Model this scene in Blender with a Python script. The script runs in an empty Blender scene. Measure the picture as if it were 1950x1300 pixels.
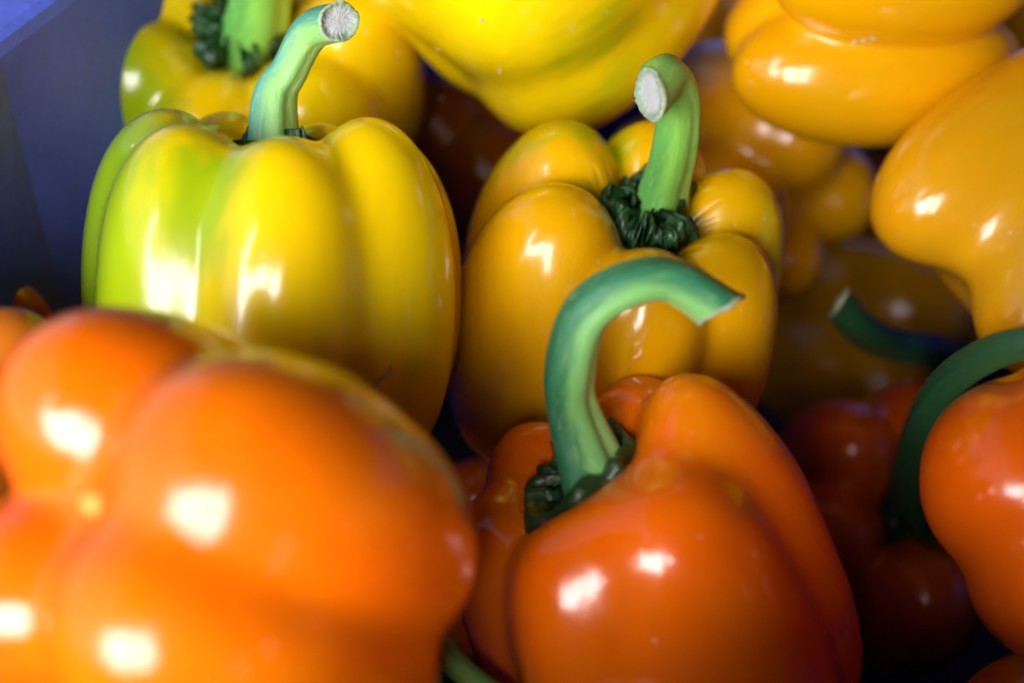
import bpy, math, random
import numpy as np
from mathutils import Vector, Matrix

S = bpy.context.scene
COL = S.collection
rad = math.radians

# ------------------------------------------------------------------ camera
PITCH = rad(40)
TARGET = Vector((0.0, 0.0, 0.15))
DIST = 0.36
BV = Vector((0, -math.cos(PITCH), math.sin(PITCH)))      # towards the camera
RV = Vector((1, 0, 0))
UV = BV.cross(RV).normalized()
CAM = TARGET + BV * DIST
cd = bpy.data.cameras.new('camera')
cam = bpy.data.objects.new('camera', cd)
COL.objects.link(cam)
cam.location = CAM
cam.rotation_euler = (math.pi / 2 - PITCH, 0, 0)
cd.lens = 50.0
cd.sensor_width = 36.0
cd.clip_start = 0.01
cd.clip_end = 500
cd.dof.use_dof = True
cd.dof.focus_distance = 0.352
cd.dof.aperture_fstop = 4.6
S.camera = cam

# ------------------------------------------------------------------ light
SUN_EL, SUN_AZ = 33.0, 202.0
w = bpy.data.worlds.new('World')
S.world = w
w.use_nodes = True
nt = w.node_tree
nt.nodes.clear()
sky = nt.nodes.new('ShaderNodeTexSky')
sky.sky_type = 'NISHITA'
sky.sun_disc = False
sky.sun_elevation = rad(SUN_EL)
sky.sun_rotation = rad(SUN_AZ)
bg = nt.nodes.new('ShaderNodeBackground')
bg.inputs['Strength'].default_value = 0.06
wo = nt.nodes.new('ShaderNodeOutputWorld')
nt.links.new(sky.outputs[0], bg.inputs[0])
nt.links.new(bg.outputs[0], wo.inputs[0])

sd = bpy.data.lights.new('sun', 'SUN')
sd.energy = 5.0
sd.angle = rad(54)
sd.color = (1.0, 0.985, 0.975)
sun = bpy.data.objects.new('sun', sd)
COL.objects.link(sun)
sdir = Vector((math.cos(rad(SUN_EL)) * math.sin(rad(SUN_AZ)), math.cos(rad(SUN_EL)) * math.cos(rad(SUN_AZ)), math.sin(rad(SUN_EL))))
sun.rotation_euler = sdir.to_track_quat('Z', 'Y').to_euler()
sun.location = TARGET + sdir * 2

S.view_settings.view_transform = 'Standard'
S.view_settings.look = 'None'
S.view_settings.exposure = 1.2
S.view_settings.gamma = 1.0
S.render.engine = 'CYCLES'
S.cycles.use_denoising = True
S.cycles.max_bounces = 8
S.cycles.diffuse_bounces = 3
S.cycles.sample_clamp_indirect = 4.0

# ------------------------------------------------------------------ helpers
FPX = 50.0 / 36.0 * 1950


def W(u, v, d):
    """a point of the place seen at photo pixel (u, v), d metres along the view axis"""
    return CAM - BV * d + RV * ((u - 975) * d / FPX) + UV * ((650 - v) * d / FPX)


def project(p):
    q = p - CAM
    d = -q.dot(BV)
    return 975 + q.dot(RV) / d * FPX, 650 - q.dot(UV) / d * FPX, d


def camvec(r, u, b):
    return (RV * r + UV * u + BV * b).normalized()


def mesh_obj(name, verts, faces, mat, parent=None, attr=None, smooth=True):
    me = bpy.data.meshes.new(name)
    me.from_pydata([tuple(map(float, v)) for v in verts], [], [tuple(map(int, f)) for f in faces])
    if attr is not None:
        a = me.attributes.new('co', 'FLOAT_VECTOR', 'POINT')
        a.data.foreach_set('vector', np.asarray(attr, dtype=np.float32).ravel())
    if smooth:
        me.polygons.foreach_set('use_smooth', [True] * len(me.polygons))
    me.materials.append(mat)
    me.update()
    o = bpy.data.objects.new(name, me)
    COL.objects.link(o)
    if parent is not None:
        o.parent = parent
    return o


def tag(o, label=None, cat=None, group=None, kind=None):
    for k, v in (('label', label), ('category', cat), ('group', group), ('kind', kind)):
        if v:
            o[k] = v
    return o


# ------------------------------------------------------------------ materials
def nmat(name):
    m = bpy.data.materials.new(name)
    m.use_nodes = True
    t = m.node_tree
    b = t.nodes['Principled BSDF']
    return m, t, b


def N(t, typ, **kw):
    n = t.nodes.new(typ)
    for k, v in kw.items():
        if k.startswith('in_'):
            n.inputs[int(k[3:])].default_value = v
        else:
            setattr(n, k, v)
    return n


def noise(t, vec, scale, detail=3.0, rough=0.5, dist=0.0):
    n = t.nodes.new('ShaderNodeTexNoise')
    n.inputs['Scale'].default_value = scale
    n.inputs['Detail'].default_value = detail
    n.inputs['Roughness'].default_value = rough
    n.inputs['Distortion'].default_value = dist
    t.links.new(vec, n.inputs['Vector'])
    return n.outputs['Fac']


def ramp(t, fac, lo, hi, a=0.0, b=1.0):
    n = t.nodes.new('ShaderNodeMapRange')
    n.interpolation_type = 'SMOOTHSTEP'
    n.inputs['From Min'].default_value = lo
    n.inputs['From Max'].default_value = hi
    n.inputs['To Min'].default_value = a
    n.inputs['To Max'].default_value = b
    t.links.new(fac, n.inputs['Value'])
    return n.outputs[0]


def mix(t, fac, a, b):
    n = t.nodes.new('ShaderNodeMix')
    n.data_type = 'RGBA'
    if isinstance(fac, float):
        n.inputs['Factor'].default_value = fac
    else:
        t.links.new(fac, n.inputs['Factor'])
    for s, x in (('A', a), ('B', b)):
        sk = [i for i in n.inputs if i.name == s and i.type == 'RGBA'][0]
        if isinstance(x, tuple):
            sk.default_value = (*x, 1)
        else:
            t.links.new(x, sk)
    return [o for o in n.outputs if o.type == 'RGBA'][0]


def math_(t, op, a, b=None, c=None):
    n = t.nodes.new('ShaderNodeMath')
    n.operation = op
    for i, x in enumerate((a, b, c)):
        if x is None:
            continue
        if isinstance(x, (int, float)):
            n.inputs[i].default_value = x
        else:
            t.links.new(x, n.inputs[i])
    return n.outputs[0]


def skin_mat(name, base, other, rim=None, blotches=(), rough=0.17, seed=0.0):
    """glossy pepper skin. blotches: (local direction, threshold, softness, colour)"""
    m, t, b = nmat(name)
    tc = N(t, 'ShaderNodeTexCoord')
    mp = N(t, 'ShaderNodeMapping')
    mp.inputs['Location'].default_value = (seed, seed * 1.7, seed * .3)
    t.links.new(tc.outputs['Object'], mp.inputs['Vector'])
    v = mp.outputs[0]
    mp2 = N(t, 'ShaderNodeMapping')
    mp2.inputs['Location'].default_value = (seed, seed, seed)
    mp2.inputs['Scale'].default_value = (1, 1, 0.22)
    t.links.new(tc.outputs['Object'], mp2.inputs['Vector'])
    vs = mp2.outputs[0]
    big = noise(t, v, 22, 3)
    col = mix(t, ramp(t, big, 0.35, 0.75), base, other)
    nrm = N(t, 'ShaderNodeVectorMath', operation='NORMALIZE')
    t.links.new(tc.outputs['Object'], nrm.inputs[0])
    warp = noise(t, vs, 45, 3, 0.6)
    for (dx, dy, dz), lo, hi, c in blotches:
        dv = Vector((dx, dy, dz)).normalized()
        dot = N(t, 'ShaderNodeVectorMath', operation='DOT_PRODUCT')
        t.links.new(nrm.outputs[0], dot.inputs[0])
        dot.inputs[1].default_value = dv
        f = math_(t, 'ADD', dot.outputs['Value'], math_(t, 'MULTIPLY', math_(t, 'SUBTRACT', warp, 0.5), 0.5))
        col = mix(t, ramp(t, f, lo, hi), col, c)
    # faint long streaks in the flesh under the skin and tiny pale pores
    st = noise(t, vs, 160, 2, 0.6)
    hsv = N(t, 'ShaderNodeHueSaturation')
    t.links.new(ramp(t, st, 0.3, 0.7, 0.97, 1.02), hsv.inputs['Value'])
    t.links.new(col, hsv.inputs['Color'])
    col = hsv.outputs[0]
    vo = N(t, 'ShaderNodeTexVoronoi')
    vo.inputs['Scale'].default_value = 130
    t.links.new(v, vo.inputs['Vector'])
    msk = math_(t, 'MULTIPLY', ramp(t, vo.outputs['Distance'], 0.05, 0.08, 1.0, 0.0),
                ramp(t, noise(t, v, 40, 1), 0.54, 0.64))
    col = mix(t, math_(t, 'MULTIPLY', msk, 0.55), col, (0.75, 0.62, 0.42))
    t.links.new(col, b.inputs['Base Color'])
    b.inputs['Subsurface Weight'].default_value = 0.12
    b.inputs['Subsurface Radius'].default_value = (1.0, 0.35, 0.05)
    b.inputs['Subsurface Scale'].default_value = 0.004
    rg = ramp(t, noise(t, vs, 70, 4, 0.65), 0.35, 0.7, rough, rough + 0.12)
    t.links.new(rg, b.inputs['Roughness'])
    b.inputs['IOR'].default_value = 1.46
    b.inputs['Coat Weight'].default_value = 0.55
    b.inputs['Coat Roughness'].default_value = 0.12
    bp = N(t, 'ShaderNodeBump')
    bp.inputs['Strength'].default_value = 0.2
    bp.inputs['Distance'].default_value = 0.0012
    h = math_(t, 'ADD', math_(t, 'ADD', math_(t, 'MULTIPLY', noise(t, vs, 38, 2, 0.5), 1.1), math_(t, 'MULTIPLY', noise(t, vs, 150, 3, 0.65), 0.50)), math_(t, 'MULTIPLY', noise(t, v, 420, 2, 0.6), 0.05))
    t.links.new(h, bp.inputs['Height'])
    t.links.new(bp.outputs[0], b.inputs['Normal'])
    t.links.new(bp.outputs[0], b.inputs['Coat Normal'])
    return m


def stem_mat(name, a, bcol, c, dirn=(0.3, -1, 0)):
    """a: waxy blue green, bcol: fresh green, c: yellow green ridge"""
    m, t, b = nmat(name)
    at = N(t, 'ShaderNodeAttribute', attribute_name='co')
    mp = N(t, 'ShaderNodeMapping')
    mp.inputs['Scale'].default_value = (1.0, 1.0, 0.22)
    t.links.new(at.outputs['Vector'], mp.inputs['Vector'])
    v = mp.outputs[0]
    n1 = noise(t, v, 1.6, 4, 0.6)
    n2 = noise(t, v, 7.0, 4, 0.65)
    sp = N(t, 'ShaderNodeSeparateXYZ')
    t.links.new(at.outputs['Vector'], sp.inputs[0])
    side = math_(t, 'ADD', sp.outputs[0], math_(t, 'MULTIPLY', math_(t, 'SUBTRACT', n1, 0.5), 1.6))
    col = mix(t, ramp(t, side, -0.75, 0.15), a, bcol)
    col = mix(t, math_(t, 'MULTIPLY', ramp(t, side, 0.35, 1.0), 0.7), col, c)
    col = mix(t, math_(t, 'MULTIPLY', ramp(t, n2, 0.5, 0.72), 0.3), col, c)
    n3 = noise(t, at.outputs['Vector'], 9.0, 5, 0.75)
    col = mix(t, math_(t, 'MULTIPLY', ramp(t, n3, 0.56, 0.76), 0.25), col, (0.40, 0.6, 0.36))
    n4 = noise(t, at.outputs['Vector'], 3.1, 3, 0.6)
    col = mix(t, math_(t, 'MULTIPLY', ramp(t, n4, 0.68, 0.80), 0.35), col, (0.03, 0.08, 0.02))
    t.links.new(col, b.inputs['Base Color'])
    b.inputs['Roughness'].default_value = 0.38
    b.inputs['Subsurface Weight'].default_value = 0.1
    b.inputs['Subsurface Radius'].default_value = (0.3, 1, 0.2)
    b.inputs['Subsurface Scale'].default_value = 0.002
    bp = N(t, 'ShaderNodeBump')
    bp.inputs['Strength'].default_value = 0.5
    bp.inputs['Distance'].default_value = 0.0006
    h = math_(t, 'ADD', n2, math_(t, 'MULTIPLY', n3, 0.5))
    t.links.new(h, bp.inputs['Height'])
    t.links.new(bp.outputs[0], b.inputs['Normal'])
    return m


def calyx_mat(name, a, bcol):
    m, t, b = nmat(name)
    tc = N(t, 'ShaderNodeTexCoord')
    v = tc.outputs['Object']
    n1 = noise(t, v, 120, 4, 0.6)
    t.links.new(mix(t, ramp(t, n1, 0.4, 0.65), a, bcol), b.inputs['Base Color'])
    b.inputs['Roughness'].default_value = 0.36
    b.inputs['Coat Weight'].default_value = 0.2
    bp = N(t, 'ShaderNodeBump')
    bp.inputs['Strength'].default_value = 0.7
    bp.inputs['Distance'].default_value = 0.0012
    t.links.new(noise(t, v, 330, 4, 0.6), bp.inputs['Height'])
    t.links.new(bp.outputs[0], b.inputs['Normal'])
    return m


def cut_mat(name):
    m, t, b = nmat(name)
    at = N(t, 'ShaderNodeAttribute', attribute_name='co')
    v = at.outputs['Vector']
    ln = N(t, 'ShaderNodeVectorMath', operation='LENGTH')
    t.links.new(v, ln.inputs[0])
    n1 = noise(t, v, 2.2, 3, 0.55)
    r = math_(t, 'ADD', ln.outputs['Value'], math_(t, 'MULTIPLY', math_(t, 'SUBTRACT', n1, 0.5), 0.5))
    col = mix(t, ramp(t, r, 0.55, 0.86), (0.48, 0.49, 0.50), (0.26, 0.36, 0.24))
    col = mix(t, ramp(t, r, 0.90, 1.0), col, (0.38, 0.42, 0.28))
    t.links.new(col, b.inputs['Base Color'])
    b.inputs['Roughness'].default_value = 0.6
    bp = N(t, 'ShaderNodeBump')
    bp.inputs['Strength'].default_value = 0.5
    bp.inputs['Distance'].default_value = 0.0008
    t.links.new(noise(t, v, 4, 4, 0.6), bp.inputs['Height'])
    t.links.new(bp.outputs[0], b.inputs['Normal'])
    return m


# ------------------------------------------------------------------ pepper body
def nz(P, seed, f):
    """smooth low-frequency value noise made of sines, P in metres"""
    r = np.random.RandomState(seed)
    out = np.zeros(P.shape[0])
    for _ in range(6):
        k = r.normal(size=3)
        k *= f * r.uniform(.6, 1.4) / np.linalg.norm(k)
        out += np.sin(P @ k + r.uniform(0, 6.28))
    return out / 6


class Shape:
    """smooth union of lobes (angle, offset, radius, half height, height of the middle) round a core"""

    def __init__(s, R, H, lobes, core=(0.66, 0.62, -0.04), sm=0.005, taper=0.0, bend=(0, 0), p=2.12, bump=0.0009, seed=1):
        s.__dict__.update(locals())

    def field(s, P):
        x, y, z = P[:, 0], P[:, 1], P[:, 2]
        cr_, ch, cz = s.core
        parts = [(0.0, 0.0, cr_ * s.R, ch * s.H, cz * s.H, 2.6)]
        for L in s.lobes:
            a = rad(L[0])
            parts.append((L[1] * s.R * math.cos(a), L[1] * s.R * math.sin(a), L[2] * s.R, L[3] * s.H, L[4] * s.H, L[5] if len(L) > 5 else s.p))
        d = None
        k = s.sm
        for (cx, cy, rr, hz, zc, p) in parts:
            q = ((((x - cx) ** 2 + (y - cy) ** 2) / rr ** 2) ** (p / 2) + (np.abs(z - zc) / hz) ** p) ** (1 / p)
            e = (q - 1) * min(rr, hz)
            if d is None:
                d = e
            else:
                h = np.maximum(k - np.abs(d - e), 0) / k
                d = np.minimum(d, e) - h * h * h * k / 6
        return d

    def raw(s, th, ph):
        """first skin point met coming in along the ray that aims at the axis"""
        D = np.stack([np.sin(ph) * np.cos(th), np.sin(ph) * np.sin(th), np.cos(ph)], 1)
        A = np.zeros_like(D)
        A[:, 2] = np.cos(ph) * 0.38 * s.H
        t = np.full(len(th), 1.75 * max(s.R, s.H))
        hi = t.copy()
        lo = np.zeros_like(t)
        done = np.zeros(len(t), bool)
        for _ in range(34):
            d = s.field(A + D * t[:, None])
            ins = d < 0
            lo = np.where(ins & ~done, t, lo)
            done |= ins
            hi = np.where(~done, t, hi)
            t = np.where(done, t, t - np.maximum(d * 0.75, 0.00025))
            if done.all():
                break
        for _ in range(9):
            mid = (lo + hi) / 2
            ins = s.field(A + D * mid[:, None]) < 0
            lo = np.where(ins, mid, lo)
            hi = np.where(ins, hi, mid)
        return A + D * hi[:, None]

    def pts(s, th, ph):
        return s.deform(s.raw(th, ph))

    def deform(s, P, r=None):
        z = P[:, 2] / s.H
        n = nz(P, s.seed, 90) * s.bump + nz(P, s.seed + 50, 210) * s.bump * 0.35
        u = P / np.maximum(np.linalg.norm(P, axis=1, keepdims=True), 1e-6)
        P = P + u * n[:, None]
        sc = 1 + s.taper * z
        P[:, 0] *= sc
        P[:, 1] *= sc
        P[:, 0] += s.bend[0] * (z ** 2)
        P[:, 1] += s.bend[1] * (z ** 2)
        return P


def body_mesh(sh, name, mat, parent, nt_=176, np_=120):
    ph = np.linspace(0, math.pi, np_ + 1)[1:-1]
    ph = ph - 0.10 * np.sin(2 * ph)          # a little denser at both poles
    th = np.linspace(0, 2 * math.pi, nt_, endpoint=False)
    PH, TH = np.meshgrid(ph, th, indexing='ij')
    P = sh.pts(TH.ravel(), PH.ravel())
    top = sh.pts(np.zeros(1), np.full(1, 1e-4))
    bot = sh.pts(np.zeros(1), np.full(1, math.pi - 1e-4))
    V = np.vstack([P, top, bot])
    n = len(ph)
    F = []
    for i in range(n - 1):
        a = i * nt_
        for j in range(nt_):
            k = (j + 1) % nt_
            F.append((a + j, a + nt_ + j, a + nt_ + k, a + k))
    ti, bi = n * nt_, n * nt_ + 1
    for j in range(nt_):
        k = (j + 1) % nt_
        F.append((ti, j, k))
        F.append((bi, (n - 1) * nt_ + k, (n - 1) * nt_ + j))
    return mesh_obj(name, V, F, mat, parent), V


def calyx_mesh(sh, R0, npts, mat, parent, seed=0, depth=0.0):
    rs = np.random.RandomState(seed)
    nt_, nr = 144, 16
    th = np.linspace(0, 2 * math.pi, nt_, endpoint=False)
    phf = np.linspace(0.001, 1.2, 60)
    PH, TH = np.meshgrid(phf, th, indexing='ij')
    r = sh.raw(TH.ravel(), PH.ravel())
    g = r.reshape(PH.shape + (3,))
    rxy = np.vstack([np.zeros((1, nt_)), np.cumsum(np.linalg.norm(np.diff(g, axis=0), axis=2), axis=0)])
    ph0 = rs.uniform(0, 6.28)
    edge = R0 * (1 + 0.13 * np.abs(np.cos(npts * (th - ph0) / 2)) ** 3 + 0.07 * np.sin(2 * th + 1 + ph0) + 0.06 * np.sin(3 * th + 2 * ph0) - 0.05)
    V, A = [], []
    for layer in (0, 1):
        for i in range(nr):
            f = 0.08 + 0.92 * i / (nr - 1)
            rho = f * edge
            php = np.array([np.interp(rho[j], np.maximum.accumulate(rxy[:, j]), phf) for j in range(nt_)])
            P = sh.pts(th, php)
            P0 = P.copy()
            P = np.mean([np.roll(P, q, axis=0) for q in range(-4, 5)], axis=0)
            P[:, 2] = np.maximum(P[:, 2], P0[:, 2])
            zz = P[:, 2].copy()
            sm_ = np.mean([np.roll(zz, q) for q in range(-9, 10)], axis=0)
            P[:, 2] = np.maximum(zz, 0.65 * sm_ + 0.35 * zz)
            # out of the skin: mostly up the axis, leaning in
            up = np.stack([-np.cos(th) * 0.45, -np.sin(th) * 0.45, np.full(nt_, 0.9)], 1)
            bumps = 0.5 + 0.5 * np.sin(npts * (th - ph0) + 1.6 * np.sin(5 * f + seed)) * 1.0
            lump = 0.5 + 0.5 * np.sin(7 * th + 6 * f + seed) * np.sin(11 * f - 4 * th + 2 * seed)
            h = 0.0010 + 0.0010 * f + min(1.0, 0.12 + 1.1 * f) * (0.0013 * bumps * np.sin(f * 3.0) + 0.0015 * lump * f)
            h = h + 0.0007 * max(0, f - 0.8) / 0.2 * (1 + np.sin(5 * th + seed))
            if f > 0.97:
                h = h * 0.75
            if layer:
                h = h * 0 - 0.0008
            V.append(P + up * h[:, None])
    V = np.vstack(V)
    F = []
    for L in (0, 1):
        o = L * nr * nt_
        for i in range(nr - 1):
            for j in range(nt_):
                k = (j + 1) % nt_
                q = (o + i * nt_ + j, o + (i + 1) * nt_ + j, o + (i + 1) * nt_ + k, o + i * nt_ + k)
                F.append(q if L == 0 else q[::-1])
    for j in range(nt_):
        k = (j + 1) % nt_
        a = (nr - 1) * nt_
        F.append((a + j, nr * nt_ + a + j, nr * nt_ + a + k, a + k))
        F.append((k, nr * nt_ + k, nr * nt_ + j, j))
    return mesh_obj('calyx', V, F, mat, parent)


def catmull(P, n):
    P = np.asarray(P, float)
    P = np.vstack([2 * P[0] - P[1], P, 2 * P[-1] - P[-2]])
    out = []
    m = len(P) - 3
    for i in range(m):
        p0, p1, p2, p3 = P[i:i + 4]
        for t in np.linspace(0, 1, n, endpoint=(i == m - 1)):
            out.append(0.5 * ((2 * p1) + (-p0 + p2) * t + (2 * p0 - 5 * p1 + 4 * p2 - p3) * t * t + (-p0 + 3 * p1 - 3 * p2 + p3) * t ** 3))
    return np.array(out)


def stem_mesh(ctrl, mat, cmat, parent, inv, cutn=None, ribs=5, seed=0, ribamp=0.085):
    """ctrl: list of (world point, radius); swept ribbed tube with an oblique cut end"""
    rs = np.random.RandomState(seed)
    C = catmull([[*p, r] for p, r in ctrl], 14)
    P, R = C[:, :3], C[:, 3]
    n, m = len(P), 48
    T = np.gradient(P, axis=0)
    T /= np.linalg.norm(T, axis=1, keepdims=True)
    up = np.array(BV) - T[0] * np.dot(np.array(BV), T[0])
    up /= np.linalg.norm(up)
    a = np.linspace(0, 2 * math.pi, m, endpoint=False)
    ph = rs.uniform(0, 6.28)
    V, A = [], []
    ln = 0
    c = None if cutn is None else np.array(cutn)
    for i in range(n):
        up = up - T[i] * np.dot(up, T[i])
        up /= np.linalg.norm(up)
        sd_ = np.cross(T[i], up)
        if i:
            ln += np.linalg.norm(P[i] - P[i - 1])
        f = i / (n - 1)
        rib = 1 + ribamp * (1.4 - 1.1 * f) * np.cos(ribs * a + ph + 0.9 * f) + 0.035 * (1 - 0.8 * f) * np.cos(2 * ribs * a + 1.3 + 2 * f) + 0.02 * np.sin(2 * a + 9 * f)
        rr = R[i] * rib
        ring = P[i] + np.outer(np.cos(a) * rr, sd_) + np.outer(np.sin(a) * rr, up)
        if c is not None:
            den = np.dot(T[i], c)
            if f > 0.78:   # slide the ring towards the oblique cutting plane
                wgt = ((f - 0.78) / 0.22) ** 1.5
                dd = np.clip(-((ring - P[i]) @ c) / (np.sign(den) * max(abs(den), 0.35)), -2.2 * R[i], 2.2 * R[i])
                ring = ring + np.outer(dd * wgt, T[i])
        V.append(ring)
        A.append(np.stack([np.cos(a), np.sin(a), np.full(m, ln / 0.005)], 1))
    V = np.vstack(V)
    A = np.vstack(A)
    F = []
    for i in range(n - 1):
        for j in range(m):
            k = (j + 1) % m
            F.append((i * m + j, i * m + k, (i + 1) * m + k, (i + 1) * m + j))
    M = np.array(inv)
    loc = lambda X: X @ M[:3, :3].T + M[:3, 3]
    # cut face: ragged rim, sunken pith
    last = V[-m:]
    ctr = last.mean(0)
    tn = T[-1] if c is None else c / np.linalg.norm(c)
    tn = tn * (1 if np.dot(tn, T[-1]) > 0 else -1)
    o = mesh_obj('stem', loc(V), F, mat, parent, A)
    cv, ca = [last - tn * 0.0006], [np.stack([np.cos(a), np.sin(a), 0 * a], 1)]
    for s_, hgt in ((1.03, 0.0002), (0.95, 0.0006), (0.84, 0.0002), (0.7, -0.0002), (0.45, -0.0001), (0.2, 0.0)):
        jag = 0.0004 * np.sin(7 * a + seed) * np.sin(11 * a + 2 * seed) + 0.0002 * rs.normal(size=m)
        cv.append(ctr + (last - ctr) * s_ + np.outer(hgt + jag * (s_ > .6), tn))
        ca.append(np.stack([np.cos(a) * s_, np.sin(a) * s_, 0 * a], 1))
    cv.append(ctr[None, :])
    ca.append(np.zeros((1, 3)))
    cv, ca = np.vstack(cv), np.vstack(ca)
    F = []
    for i in range(6):
        for j in range(m):
            k = (j + 1) % m
            F.append((i * m + j, i * m + k, (i + 1) * m + k, (i + 1) * m + j))
    for j in range(m):
        F.append((6 * m + j, 6 * m + (j + 1) % m, 7 * m))
    e = mesh_obj('cut_end', loc(cv), F, cmat, o, ca)
    return o


def blob(P, r, nrm, rs, nseg=7):
    """a small uneven dome lying on the skin at P"""
    nrm = nrm / np.linalg.norm(nrm)
    t1 = np.cross(nrm, [0.3, 0.8, 0.5])
    t1 /= np.linalg.norm(t1)
    t2 = np.cross(nrm, t1)
    V, F = [], []
    for i, (s_, h) in enumerate(((1.0, -0.3), (0.75, 0.25))):
        for j in range(nseg):
            a = 6.283 * j / nseg
            q = s_ * rs.uniform(.7, 1.2)
            V.append(P + (t1 * math.cos(a) + t2 * math.sin(a)) * r * q + nrm * h * r)
    V.append(P + nrm * r * 0.4)
    for j in range(nseg):
        k = (j + 1) % nseg
        F.append((j, k, nseg + k, nseg + j))
        F.append((nseg + j, nseg + k, 2 * nseg))
    return V, F


PEPPERS = {}


def pepper(key, label, group, c, axis, roll, sh, mat, stem=None, stemm=None, cutn=None, calyx=None, calm=None,
           marks=(), scar=None, seed=0, ribs=5, res=(176, 120), flare=1.0):
    ctr = W(*c)
    z = camvec(*axis)
    x = (RV - z * RV.dot(z)).normalized()
    y = z.cross(x)
    M = Matrix((x, y, z)).transposed()
    M = M @ Matrix.Rotation(rad(roll), 3, 'Z')
    e = bpy.data.objects.new('bell_pepper', None)
    e.empty_display_size = 0.02
    COL.objects.link(e)
    M4 = Matrix.Translation(ctr) @ M.to_4x4()
    e.matrix_world = M4
    tag(e, label, 'bell pepper', group)
    body, V = body_mesh(sh, 'skin', mat, e, *res)
    Mn = np.array(M4)
    VW = V @ Mn[:3, :3].T + Mn[:3, 3]
    PEPPERS[key] = VW
    inv = M4.inverted()
    if stem:
        base_l = Vector(sh.pts(np.zeros(1), np.full(1, 1e-4))[0])
        base = M4 @ (base_l + Vector((0, 0, -0.002)))
        bu, bv, bd = project(base)
        pts = [(base, stem[0] * bd / FPX)]
        b2 = M4 @ (base_l + Vector((0, 0, 0.0050)))
        pts.append((b2, stem[0] * 0.92 * bd / FPX))
        for (u, v, dd, rpx) in stem[1]:
            pts.append((W(u, v, bd + dd), rpx * (bd + dd) / FPX))
        cn = None if cutn is None else camvec(*cutn)
        stem_mesh(pts, stemm, CUT, e, inv, cn, ribs=ribs, seed=seed)
    if calyx:
        calyx_mesh(sh, calyx[0], calyx[1], calm, e, seed=seed)
    if scar:      # blossom-end scar
        rs = np.random.RandomState(seed)
        P0 = V[-1]
        VV, FF = blob(P0 + np.array([0, 0, -0.0006]), scar, np.array([0, 0, -1.0]), rs, 10)
        mesh_obj('blossom_scar', VV, FF, SCARM, e)
    if marks:
        rs = np.random.RandomState(seed + 3)
        ctrn = VW.mean(0)
        d = (np.array(CAM) - VW)
        px = 975 + ((VW - np.array(CAM)) @ np.array(RV)) / (d @ np.array(BV)) * FPX
        py = 650 - ((VW - np.array(CAM)) @ np.array(UV)) / (d @ np.array(BV)) * FPX
        AV, AF = [], []
        for (u, v, r) in marks:
            near = np.argsort((px - u) ** 2 + (py - v) ** 2)[:40]
            near = near[np.argsort((d @ np.array(BV))[near])[:6]]
            i = near[np.argmin((px[near] - u) ** 2 + (py[near] - v) ** 2)]
            dep = (d @ np.array(BV))[i]
            P = np.array(inv @ W(u, v, dep))
            nn = V[i] / np.linalg.norm(V[i])
            vv, ff = blob(P, r * dep / FPX, nn, rs)
            o = len(AV)
            AV += list(vv)
            AF += [tuple(o + q for q in f) for f in ff]
        tag(mesh_obj('corky_scar', AV, AF, CORK, e), kind='stuff')
    return e

# ------------------------------------------------------------------ crate
def plastic(name, col, rough=0.45, trans=0.0):
    m, t, b = nmat(name)
    tc = N(t, 'ShaderNodeTexCoord')
    n1 = noise(t, tc.outputs['Object'], 18, 4, 0.6)
    c2 = tuple(x * 0.75 for x in col)
    t.links.new(mix(t, ramp(t, n1, 0.35, 0.7), col, c2), b.inputs['Base Color'])
    b.inputs['Roughness'].default_value = rough
    tr = N(t, 'ShaderNodeBsdfTranslucent')
    tr.inputs['Color'].default_value = (*col, 1)
    ms = N(t, 'ShaderNodeMixShader')
    ms.inputs[0].default_value = trans
    t.links.new(b.outputs[0], ms.inputs[1])
    t.links.new(tr.outputs[0], ms.inputs[2])
    t.links.new(ms.outputs[0], t.nodes['Material Output'].inputs['Surface'])
    bp = N(t, 'ShaderNodeBump')
    bp.inputs['Strength'].default_value = 0.3
    bp.inputs['Distance'].default_value = 0.001
    t.links.new(noise(t, tc.outputs['Object'], 240, 3, 0.6), bp.inputs['Height'])
    t.links.new(bp.outputs[0], b.inputs['Normal'])
    return m


BLUE = plastic('blue_plastic', (0.12, 0.17, 0.78), trans=0.08)
FLOOR = -0.10
GAP_SHADE = plastic('gap_shade_base', (0.012, 0.011, 0.014), 0.7)  # crate floor near black: shade of the gaps put into its colour
CORNER = W(130, 620, 0.42)
CX, CY = CORNER.x, CORNER.y
RIM = W(50, 40, 0.45).z      # first guess, refined on the wall plane below


def ray_wall(u, v, p0, nrm):
    d = (W(u, v, 1.0) - CAM)
    s_ = (p0 - CAM).dot(nrm) / d.dot(nrm)
    return CAM + d * s_


b70 = rad(70)
dA = Vector((math.cos(b70), math.sin(b70), 0))
nA = Vector((math.sin(b70), -math.cos(b70), 0))
RIM = ray_wall(50, 42, CORNER, nA).z
b2 = rad(262)
dB = Vector((math.cos(b2), math.sin(b2), 0))
plan = [Vector((CX, CY, 0)) + dB * 0.24, Vector((CX, CY, 0)), Vector((CX, CY, 0)) + dA * 0.42]
pr = plan[2] + Vector((0.46, -0.167, 0))
pf = plan[0] + Vector((0.52, -0.02, 0))
plan = plan + [pr, pf]          # closed loop, clockwise seen from above


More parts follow.
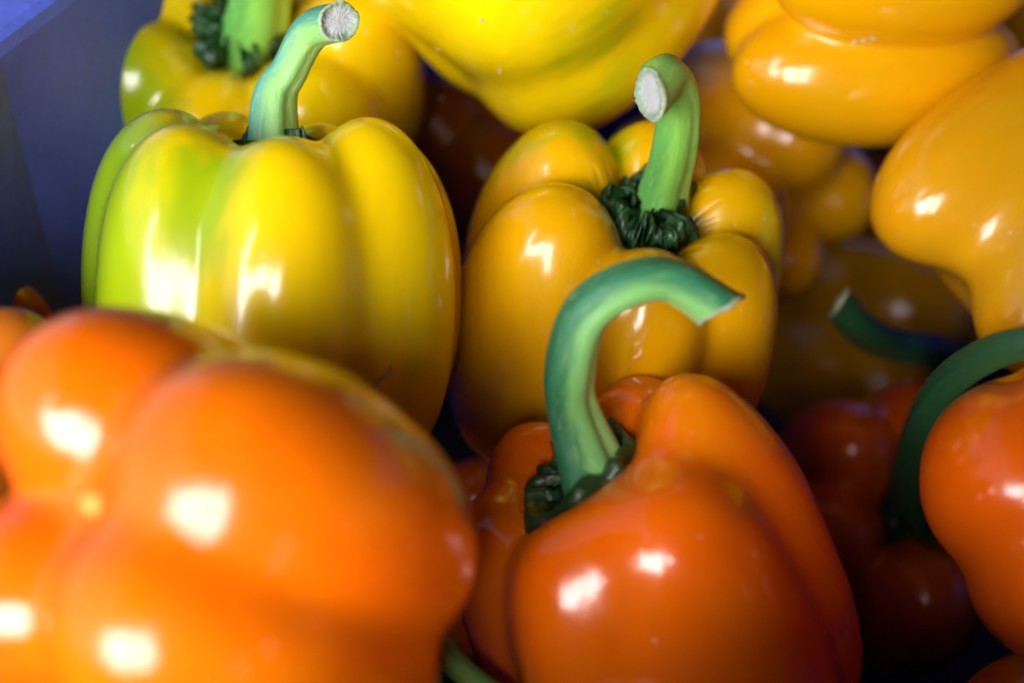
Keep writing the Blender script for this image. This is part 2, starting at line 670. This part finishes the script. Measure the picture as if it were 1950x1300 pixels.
def crate():
    e = bpy.data.objects.new('crate', None)
    COL.objects.link(e)
    e.location = (CX, CY, FLOOR)
    tag(e, 'blue plastic crate holding the whole heap of peppers', 'crate')
    L = Vector((CX, CY, 0))
    n = len(plan)
    cen = sum(plan, Vector()) / n
    for i in range(n):
        a, b = plan[i], plan[(i + 1) % n]
        d = (b - a).normalized()
        out = Vector((-d.y, d.x, 0))
        if out.dot(cen - a) > 0:
            out = -out
        top = RIM
        # wall panel with thickness; joints butt at the corners with a rounded post
        V, F = [], []
        prof = [(0, FLOOR), (0, top - 0.004), (0.001, top - 0.001), (0.004, top), (0.026, top + 0.001), (0.030, top - 0.002), (0.030, top - 0.014),
                (0.0275, top - 0.014), (0.0275, top - 0.0035), (0.004, top - 0.0035), (0.003, top - 0.006), (0.003, FLOOR)]
        for q in (a, b):
            for (o_, z) in prof:
                p = q + out * o_ + Vector((0, 0, z - FLOOR)) - L
                V.append(p)
        m = len(prof)
        for j in range(m):
            k = (j + 1) % m
            F.append((j, m + j, m + k, k))
        F.append(tuple(range(m))[::-1])
        F.append(tuple(range(m, 2 * m)))
        mesh_obj('side_panel', V, F, BLUE, e, smooth=False)
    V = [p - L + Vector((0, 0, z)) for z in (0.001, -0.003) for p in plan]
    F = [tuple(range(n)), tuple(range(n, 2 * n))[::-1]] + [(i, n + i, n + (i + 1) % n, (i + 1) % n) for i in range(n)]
    mesh_obj('base_panel', V, F, GAP_SHADE, e, smooth=False)


crate()

# ------------------------------------------------------------------ table and unseen light-blocking canopy
g, gt, gb = nmat('table_cloth')
gb.inputs['Base Color'].default_value = (0.35, 0.36, 0.40, 1)
gb.inputs['Roughness'].default_value = 0.8
tb = mesh_obj('table_top', [(-1, -.6, -.104), (1, -.6, -.104), (1, 1, -.104), (-1, 1, -.104), (-1, -.6, -.13), (1, -.6, -.13), (1, 1, -.13), (-1, 1, -.13)],
              [(0, 1, 2, 3), (7, 6, 5, 4), (0, 4, 5, 1), (1, 5, 6, 2), (2, 6, 7, 3), (3, 7, 4, 0)], g, smooth=False)
tag(tb, kind='structure')


def box(V, F, x0, x1, y0, y1, z0, z1):
    o = len(V)
    V += [(x, y, z) for z in (z0, z1) for x, y in ((x0, y0), (x1, y0), (x1, y1), (x0, y1))]
    F += [tuple(o + i for i in f) for f in ((0, 3, 2, 1), (4, 5, 6, 7), (0, 1, 5, 4), (1, 2, 6, 5), (2, 3, 7, 6), (3, 0, 4, 7))]


def light_blockers():
    # unseen canopy added to block sky and shape highlights: dark canvas roof, back and right side, open to the street and the left
    m, t, b = nmat('blocker_canvas')
    b.inputs['Base Color'].default_value = (0.05, 0.05, 0.06, 1)
    b.inputs['Roughness'].default_value = 0.9
    e = bpy.data.objects.new('light_blocker', None)
    COL.objects.link(e)
    e.location = (0, 0, 0)
    tag(e, 'unseen dark canvas roof and walls added over the pepper crate to block light', 'light blocker')
    V, F = [], []
    for i in range(19):
        x0 = -0.75 + 0.12 * i
        o = len(V)
        d_ = 0.05 + 0.025 * ((i * 7) % 3)
        for yy in (-0.632, -0.628):
            V += [(x0, yy, 0.76)] + [(x0 + 0.06 - 0.06 * math.cos(a), yy, 0.76 - d_ * math.sin(a)) for a in [math.pi * q / 8 for q in range(1, 8)]] + [(x0 + 0.12, yy, 0.76)]
        F += [tuple(range(o, o + 9)), tuple(range(o + 9, o + 18))[::-1]] + [(o + q, o + q + 1, o + q + 10, o + q + 9) for q in range(8)]
    mesh_obj('blocker_scallops', V, F, m, e, smooth=False)  # scallops added out of view to break up the highlight shapes
    for nm, bx in (('blocker_roof', (-0.75, 1.5, -0.62, 1.6, 1.30, 1.31)), ('blocker_back', (-0.75, 1.5, 1.6, 1.61, -0.7, 1.31)),
                   ('blocker_side', (1.0, 1.01, -0.70, 1.6, -0.7, 1.31)), ('blocker_valance', (-0.75, 1.5, -0.63, -0.62, 0.76, 1.31)),
                   ('blocker_post', (-0.215, -0.185, -0.68, -0.65, -0.7, 1.31)), ('blocker_post', (-0.02, 0.01, -0.68, -0.65, -0.7, 1.31)), ('blocker_panel', (-0.02, 1.0, -0.43, -0.425, -0.7, 1.31))):  # posts added to split highlights, front panel added to darken the right side
        V, F = [], []
        box(V, F, *bx)
        mesh_obj(nm, V, F, m, e, smooth=False)


light_blockers()

# ------------------------------------------------------------------ materials in use
CUT = cut_mat('cut_pith')
CORK, t_, b_ = nmat('cork_scar')
b_.inputs['Base Color'].default_value = (0.60, 0.48, 0.30, 1)
b_.inputs['Roughness'].default_value = 0.8
SCARM, t_, b_ = nmat('blossom_scar')
b_.inputs['Base Color'].default_value = (0.72, 0.36, 0.05, 1)
b_.inputs['Roughness'].default_value = 0.5

Y1, Y2 = (0.85, 0.60, 0.001), (0.86, 0.53, 0.001)
YO1, YO2 = (0.84, 0.39, 0.001), (0.82, 0.31, 0.001)
O1, O2 = (0.90, 0.135, 0.001), (0.88, 0.18, 0.001)
GR = (0.18, 0.29, 0.003)
GR2 = (0.30, 0.40, 0.003)
STEM1 = stem_mat('stem_waxy', (0.08, 0.30, 0.20), (0.24, 0.50, 0.14), (0.42, 0.62, 0.14))
STEM2 = stem_mat('stem_fresh', (0.10, 0.34, 0.07), (0.20, 0.48, 0.07), (0.38, 0.60, 0.13))
STEM3 = stem_mat('stem_curved', (0.03, 0.20, 0.09), (0.20, 0.50, 0.14), (0.42, 0.65, 0.22))
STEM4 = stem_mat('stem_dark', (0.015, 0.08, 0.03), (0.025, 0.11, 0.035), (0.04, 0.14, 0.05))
CAL = calyx_mat('calyx_dark', (0.012, 0.055, 0.018), (0.03, 0.11, 0.03))
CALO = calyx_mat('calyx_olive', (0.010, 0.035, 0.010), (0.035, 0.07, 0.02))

GY = 'yellow bell peppers in the crate'
GO = 'orange bell peppers in the crate'

# front left green-yellow pepper
pepper('P1', 'large yellow bell pepper with green left side, standing upright beside the blue crate wall', GY,
       (530, 562, 0.365), (0.02, 0.985, 0.18), 0,
       Shape(0.0500, 0.0440, [(228, .54, .45, 1.0, .0), (282, .56, .44, .97, -.02), (332, .56, .43, 1.02, .02), (18, .54, .43, .95, 0), (75, .56, .42, .97, 0),
                              (128, .56, .43, 1.02, .02), (178, .56, .44, 1.05, .02)], core=(.70, .42, -.1), sm=.008, p=2.08, seed=3),
       skin_mat('skin_green_yellow', Y1, Y2, blotches=[((-1, -.30, .1), .40, .80, GR2), ((-1, .0, .3), .55, .92, GR), ((-.45, -1, .9), .90, 1.06, GR2)], seed=1.3),
       stem=(62, [(520, 205, -.002, 43), (552, 130, -.004, 35), (590, 62, -.008, 36), (645, 42, -.014, 37)]), stemm=STEM1, cutn=(.50, -.18, .85),
       calyx=(0.0145, 6), calm=CAL, seed=4,
       marks=[(703 + 38 * t + 4 * math.sin(9 * t), 758 - 58 * t, 2.4 + 2.6 * math.sin(3.1 * t) * (0.6 + .4 * math.sin(40 * t))) for t in [i / 26 for i in range(27)]])

pepper('P2', 'yellow bell pepper with green patch at the back left, dark green calyx facing the camera', GY,
       (480, 175, 0.465), (0.06, 0.40, 0.91), 0,
       Shape(0.0580, 0.043, [(150, .55, .44, 1.0, 0), (203, .55, .43, 1.0, 0), (258, .53, .43, .96, 0), (312, .55, .43, 1.0, 0), (5, .55, .43, 1., 0), (75, .55, .45, 1, 0)],
             core=(.70, .40, -.1), seed=8),
       skin_mat('skin_yellow_green_back', Y1, Y2, blotches=[((-1, -.55, .2), .50, .85, GR2)], seed=4.1),
       stem=(72, [(495, 0, -.03, 58), (500, -90, -.05, 52), (520, -170, -.06, 52)]), stemm=STEM2,
       calyx=(0.0225, 9), calm=CAL, seed=6)

pepper('P3', 'big glossy yellow bell pepper lying on its side at the top, cropped by the frame', GY,
       (1005, -150, 0.42), (0.66, 0.72, 0.0), 0,
       Shape(0.0545, 0.048, [(292, .28, .74, 1.0, 0), (16, .62, .52, .98, 0), (215, .38, .60, 1.0, 0), (75, .42, .58, 1, 0), (145, .42, .58, 1, 0)],
             core=(.8, .72, 0), sm=.013, seed=11),
       skin_mat('skin_bright_yellow', (0.85, 0.60, 0.001), Y2, blotches=[((.9, -.4, -.5), .88, 1.05, GR2)], seed=7.7),
       stem=(60, [(1300, -190, .03, 44), (1330, -260, .03, 40)]), stemm=STEM2, calyx=(0.016, 6), calm=CAL, seed=9,
       marks=[(757, 101, 3), (761, 104, 2.5), (833, 94, 3.2), (836, 99, 2.6), (951, 134, 3), (953, 139, 2.5), (915, 40, 3), (921, 42, 2.4), (841, 188, 2.5)])

pepper('P4', 'golden yellow bell pepper in the centre with a tall green stem and calyx', GY,
       (1165, 590, 0.402), (0.17, 0.69, 0.69), 0,
       Shape(0.0490, 0.0445, [(138, .54, .46, 1.04, .0), (207, .52, .49, 1.08, -.02), (272, .56, .44, .98, .0), (322, .57, .42, 1.0, -.02), (17, .56, .43, 1.0, .02), (78, .56, .43, .98, .02)],
             core=(.68, .44, -.1), sm=.0045, seed=21),
       skin_mat('skin_golden', YO1, (0.84, 0.45, 0.001), blotches=[((-.55, .9, .9), .85, 1.05, GR2), ((1, .3, .6), .85, 1.0, (.72, .58, .01))], seed=2.9),
       stem=(84, [(1245, 425, -.008, 60), (1266, 350, -.016, 47), (1284, 280, -.026, 44), (1290, 195, -.036, 42), (1266, 152, -.044, 48), (1238, 180, -.052, 44)]), stemm=STEM2, cutn=(-.93, -.02, .36),
       calyx=(0.0215, 6), calm=CAL, seed=13)

pepper('P5', 'golden bell pepper lying sideways in the top right corner with a tan scratch', GY,
       (1668, -22, 0.43), (0.975, 0.08, -0.2), 0,
       Shape(0.0430, 0.0425, [(332, .46, .56, .98, 0), (76, .56, .54, 1.08, 0), (130, .44, .56, 1, 0), (212, .44, .56, 1, 0)], core=(.6, .7, 0), sm=.003, p=2.05, seed=31),
       skin_mat('skin_amber', YO1, (0.84, 0.46, 0.005), seed=9.1), seed=17,
       marks=[(1622 + 48 * t, 82 - 9 * t + 2.5 * math.sin(30 * t), 1.6 + 1.2 * math.sin(17 * t)) for t in [i / 22 for i in range(23)]])

pepper('P6', 'shaded yellow bell pepper behind the tall stem, blossom end turned to the right', GY,
       (1415, 325, 0.50), (-0.45, 0.35, -0.82), 0,
       Shape(0.044, 0.045, [(100, .50, .48, 1, 0), (175, .48, .50, 1, 0), (268, .42, .60, 1, 0), (15, .50, .50, .9, 0)], core=(.7, .7, 0), sm=.006, seed=35),
       skin_mat('skin_shaded_yellow', YO1, YO2, seed=12.2), seed=18)

pepper('P7', 'long golden bell pepper leaning in from the right edge, rounded two-lobed tip', GY,
       (2040, 380, 0.412), (0.77, 0.60, -0.20), 0,
       Shape(0.0460, 0.056, [(208, .50, .50, 1.0, 0.0), (318, .50, .52, 1.04, -.02), (60, .40, .46, .7, .14), (140, .38, .46, .7, .14)], core=(.66, .70, 0), sm=.015, taper=-.14, p=2.1, seed=41),
       skin_mat('skin_deep_golden', (0.76, 0.36, 0.005), YO2, seed=15.2), seed=19)

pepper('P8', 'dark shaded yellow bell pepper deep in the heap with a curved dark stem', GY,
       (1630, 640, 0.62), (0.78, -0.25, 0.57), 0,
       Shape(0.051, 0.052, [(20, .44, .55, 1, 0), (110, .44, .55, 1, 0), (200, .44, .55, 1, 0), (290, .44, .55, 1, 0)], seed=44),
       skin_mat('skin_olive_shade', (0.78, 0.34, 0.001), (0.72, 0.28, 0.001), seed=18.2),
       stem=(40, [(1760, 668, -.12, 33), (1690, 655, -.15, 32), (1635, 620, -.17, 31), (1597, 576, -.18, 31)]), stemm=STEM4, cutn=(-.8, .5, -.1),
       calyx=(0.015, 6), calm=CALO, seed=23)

pepper('P9', 'orange bell pepper at the front centre with a thick hooked green stem', GO,
       (1246, 1152, 0.345), (-0.42, 0.86, 0.32), 0,
       Shape(0.0462, 0.0470, [(3, .58, .42, 1.06, .05), (300, .50, .50, .95, -.05, 2.8), (240, .54, .42, .90, -.05), (176, .58, .41, .90, .0), (124, .58, .43, 1.0, .0), (60, .57, .46, 1.0, .02)],
             core=(.70, .48, -.1), sm=.0125, taper=-.01, seed=51),
       skin_mat('skin_orange', O1, O2, blotches=[((.8, 0, 1), .95, 1.15, (0.84, 0.24, 0.002))], seed=21.4),
       stem=(82, [(1092, 790, -.012, 50), (1085, 700, -.020, 48), (1115, 600, -.026, 46), (1190, 545, -.028, 44), (1280, 535, -.026, 42), (1372, 588, -.022, 46)]), stemm=STEM3, cutn=(.50, -.86, .0),
       calyx=(0.0225, 7), calm=CALO, seed=29,
       marks=[(1318, 822, 2.2), (1222, 1003, 1.5), (1432, 905, 1.4), (1160, 935, 1.4)])

pepper('P10', 'large bright orange bell pepper in the left foreground with its blossom end towards the camera', GO,
       (442, 1058, 0.275), (0.50, -0.37, -0.78), 0,
       Shape(0.0468, 0.0455, [(246, .47, .53, 1.06, 0), (350, .40, .58, 1.0, 0), (62, .45, .55, 1.03, 0), (150, .48, .51, 1.0, 0)], core=(.68, .78, 0), sm=.005, p=2.15, taper=-.09, seed=61),
       skin_mat('skin_bright_orange', (0.92, 0.145, 0.001), (0.92, 0.22, 0.001), seed=24.4),
       stem=(60, [(760, 1150, .02, 34), (880, 1275, .02, 24), (1000, 1360, .02, 24)]), stemm=STEM2, scar=0.0026, seed=37)

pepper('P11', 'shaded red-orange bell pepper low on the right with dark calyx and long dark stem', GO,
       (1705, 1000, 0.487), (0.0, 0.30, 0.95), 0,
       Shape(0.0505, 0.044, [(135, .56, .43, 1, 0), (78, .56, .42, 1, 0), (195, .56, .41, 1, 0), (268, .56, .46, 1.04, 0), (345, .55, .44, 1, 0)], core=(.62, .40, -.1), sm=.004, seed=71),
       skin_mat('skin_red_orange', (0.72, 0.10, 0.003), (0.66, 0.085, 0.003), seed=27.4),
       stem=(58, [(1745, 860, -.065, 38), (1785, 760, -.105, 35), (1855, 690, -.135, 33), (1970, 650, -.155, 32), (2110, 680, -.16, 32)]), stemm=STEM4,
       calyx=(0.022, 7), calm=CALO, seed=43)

pepper('P12', 'orange bell pepper at the right edge with its blossom end showing', GO,
       (2085, 950, 0.335), (0.36, -0.06, -0.93), 0,
       Shape(0.0405, 0.040, [(195, .36, .63, 1.0, 0), (110, .40, .60, 1.04, 0), (30, .40, .60, 1, 0), (285, .40, .60, 1, 0)], core=(.72, .82, 0), sm=.005, seed=81),
       skin_mat('skin_orange_right', O1, (0.80, 0.12, 0.003), seed=31.4), scar=0.0015, seed=47)

pepper('P13', 'small part of an orange bell pepper showing at the left edge against the crate', GO,
       (-60, 690, 0.40), (0.1, 0.6, 0.8), 0,
       Shape(0.0260, 0.030, [(30, .46, .54, .9, 0), (110, .44, .54, 1.05, 0), (200, .44, .54, 1, 0), (290, .44, .54, 1, 0)], seed=83),
       skin_mat('skin_orange_edge', O1, O2, seed=33.4), seed=48, res=(120, 80))

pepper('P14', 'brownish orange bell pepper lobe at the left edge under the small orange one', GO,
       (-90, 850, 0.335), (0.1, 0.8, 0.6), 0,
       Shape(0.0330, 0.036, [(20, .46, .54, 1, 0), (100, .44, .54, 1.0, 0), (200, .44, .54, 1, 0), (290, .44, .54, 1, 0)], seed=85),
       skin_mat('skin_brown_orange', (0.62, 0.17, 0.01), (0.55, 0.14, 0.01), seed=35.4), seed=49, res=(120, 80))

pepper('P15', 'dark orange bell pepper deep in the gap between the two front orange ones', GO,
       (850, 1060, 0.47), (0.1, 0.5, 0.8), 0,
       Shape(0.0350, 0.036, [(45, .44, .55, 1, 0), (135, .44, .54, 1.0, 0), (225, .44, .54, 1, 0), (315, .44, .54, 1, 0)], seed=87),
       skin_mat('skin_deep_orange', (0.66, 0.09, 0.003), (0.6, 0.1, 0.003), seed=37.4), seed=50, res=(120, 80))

pepper('P16', 'sliver of an orange bell pepper in the bottom right corner', GO,
       (1950, 1530, 0.36), (0.1, 0.7, 0.7), 0,
       Shape(0.0350, 0.036, [(0, .44, .55, 1, 0), (85, .44, .54, 1.0, 0), (180, .44, .54, 1, 0), (270, .44, .54, 1, 0)], seed=89),
       skin_mat('skin_corner_orange', O1, O2, seed=39.4), seed=51, res=(120, 80))

pepper('P18', 'dim golden bell pepper at the upper right edge behind the sideways one', GY,
       (2060, 80, 0.50), (0.1, 0.7, 0.7), 0,
       Shape(0.0330, 0.036, [(0, .44, .55, 1, 0), (85, .44, .54, 1.0, 0), (180, .44, .54, 1, 0), (270, .44, .54, 1, 0)], seed=91),
       skin_mat('skin_dim_gold', YO2, (0.7, 0.3, 0.005), seed=41.4), seed=52, res=(120, 80))

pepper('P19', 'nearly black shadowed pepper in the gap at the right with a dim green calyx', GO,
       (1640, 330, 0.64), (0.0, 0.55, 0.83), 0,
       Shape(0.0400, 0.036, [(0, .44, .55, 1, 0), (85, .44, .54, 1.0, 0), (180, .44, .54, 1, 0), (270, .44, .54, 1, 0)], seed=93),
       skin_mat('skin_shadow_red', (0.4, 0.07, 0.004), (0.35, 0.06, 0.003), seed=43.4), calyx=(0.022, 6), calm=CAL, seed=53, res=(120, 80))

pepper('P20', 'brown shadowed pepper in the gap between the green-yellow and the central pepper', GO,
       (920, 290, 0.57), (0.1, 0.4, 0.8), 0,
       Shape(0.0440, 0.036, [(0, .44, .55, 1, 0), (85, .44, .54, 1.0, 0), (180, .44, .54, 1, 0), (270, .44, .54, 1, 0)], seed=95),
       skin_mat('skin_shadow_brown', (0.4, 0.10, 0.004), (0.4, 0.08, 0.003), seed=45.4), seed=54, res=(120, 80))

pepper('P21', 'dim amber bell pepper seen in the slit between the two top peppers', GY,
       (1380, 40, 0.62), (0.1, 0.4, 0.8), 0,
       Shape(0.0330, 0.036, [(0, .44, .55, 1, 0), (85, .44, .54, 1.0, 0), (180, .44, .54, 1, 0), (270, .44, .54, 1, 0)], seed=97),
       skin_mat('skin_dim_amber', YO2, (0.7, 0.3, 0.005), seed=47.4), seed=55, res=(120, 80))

pepper('P22', 'yellow bell pepper far back at the top edge behind the two upper ones', GY,
       (680, -150, 0.53), (0.1, 0.4, 0.8), 0,
       Shape(0.0340, 0.036, [(0, .44, .55, 1, 0), (85, .44, .54, 1.0, 0), (180, .44, .54, 1, 0), (270, .44, .54, 1, 0)], seed=99),
       skin_mat('skin_far_yellow', Y1, Y2, seed=49.4), seed=56, res=(120, 80))

# unseen peppers added beyond the view to shade the heap
for u, v, d, ax, r_, lab in ((1330, 1890, .21, (-.2, .5, .8), .045, 'unseen orange bell pepper added below the bottom centre of the frame to cast shade'),
                           (2190, 1800, .25, (.3, .2, .9), .045, 'unseen orange bell pepper added below the bottom right of the frame to cast shade'),
                           (2620, 1150, .28, (.5, .6, .5), .046, 'unseen orange bell pepper added outside the right edge of the frame to shape the light'),
                           (380, 1850, .30, (.0, .6, .7), .044, 'unseen orange bell pepper added below the bottom left of the frame to shape the light')):
    pepper('X%d' % u, lab, GO, (u, v, d), ax, 20,
           Shape(r_, .04, [(0, .40, .58, 1, 0), (90, .42, .56, 1.0, 0), (180, .42, .56, 1, 0), (270, .42, .56, 1, 0)], seed=u),
           bpy.data.materials['skin_orange'], seed=u, res=(96, 64))
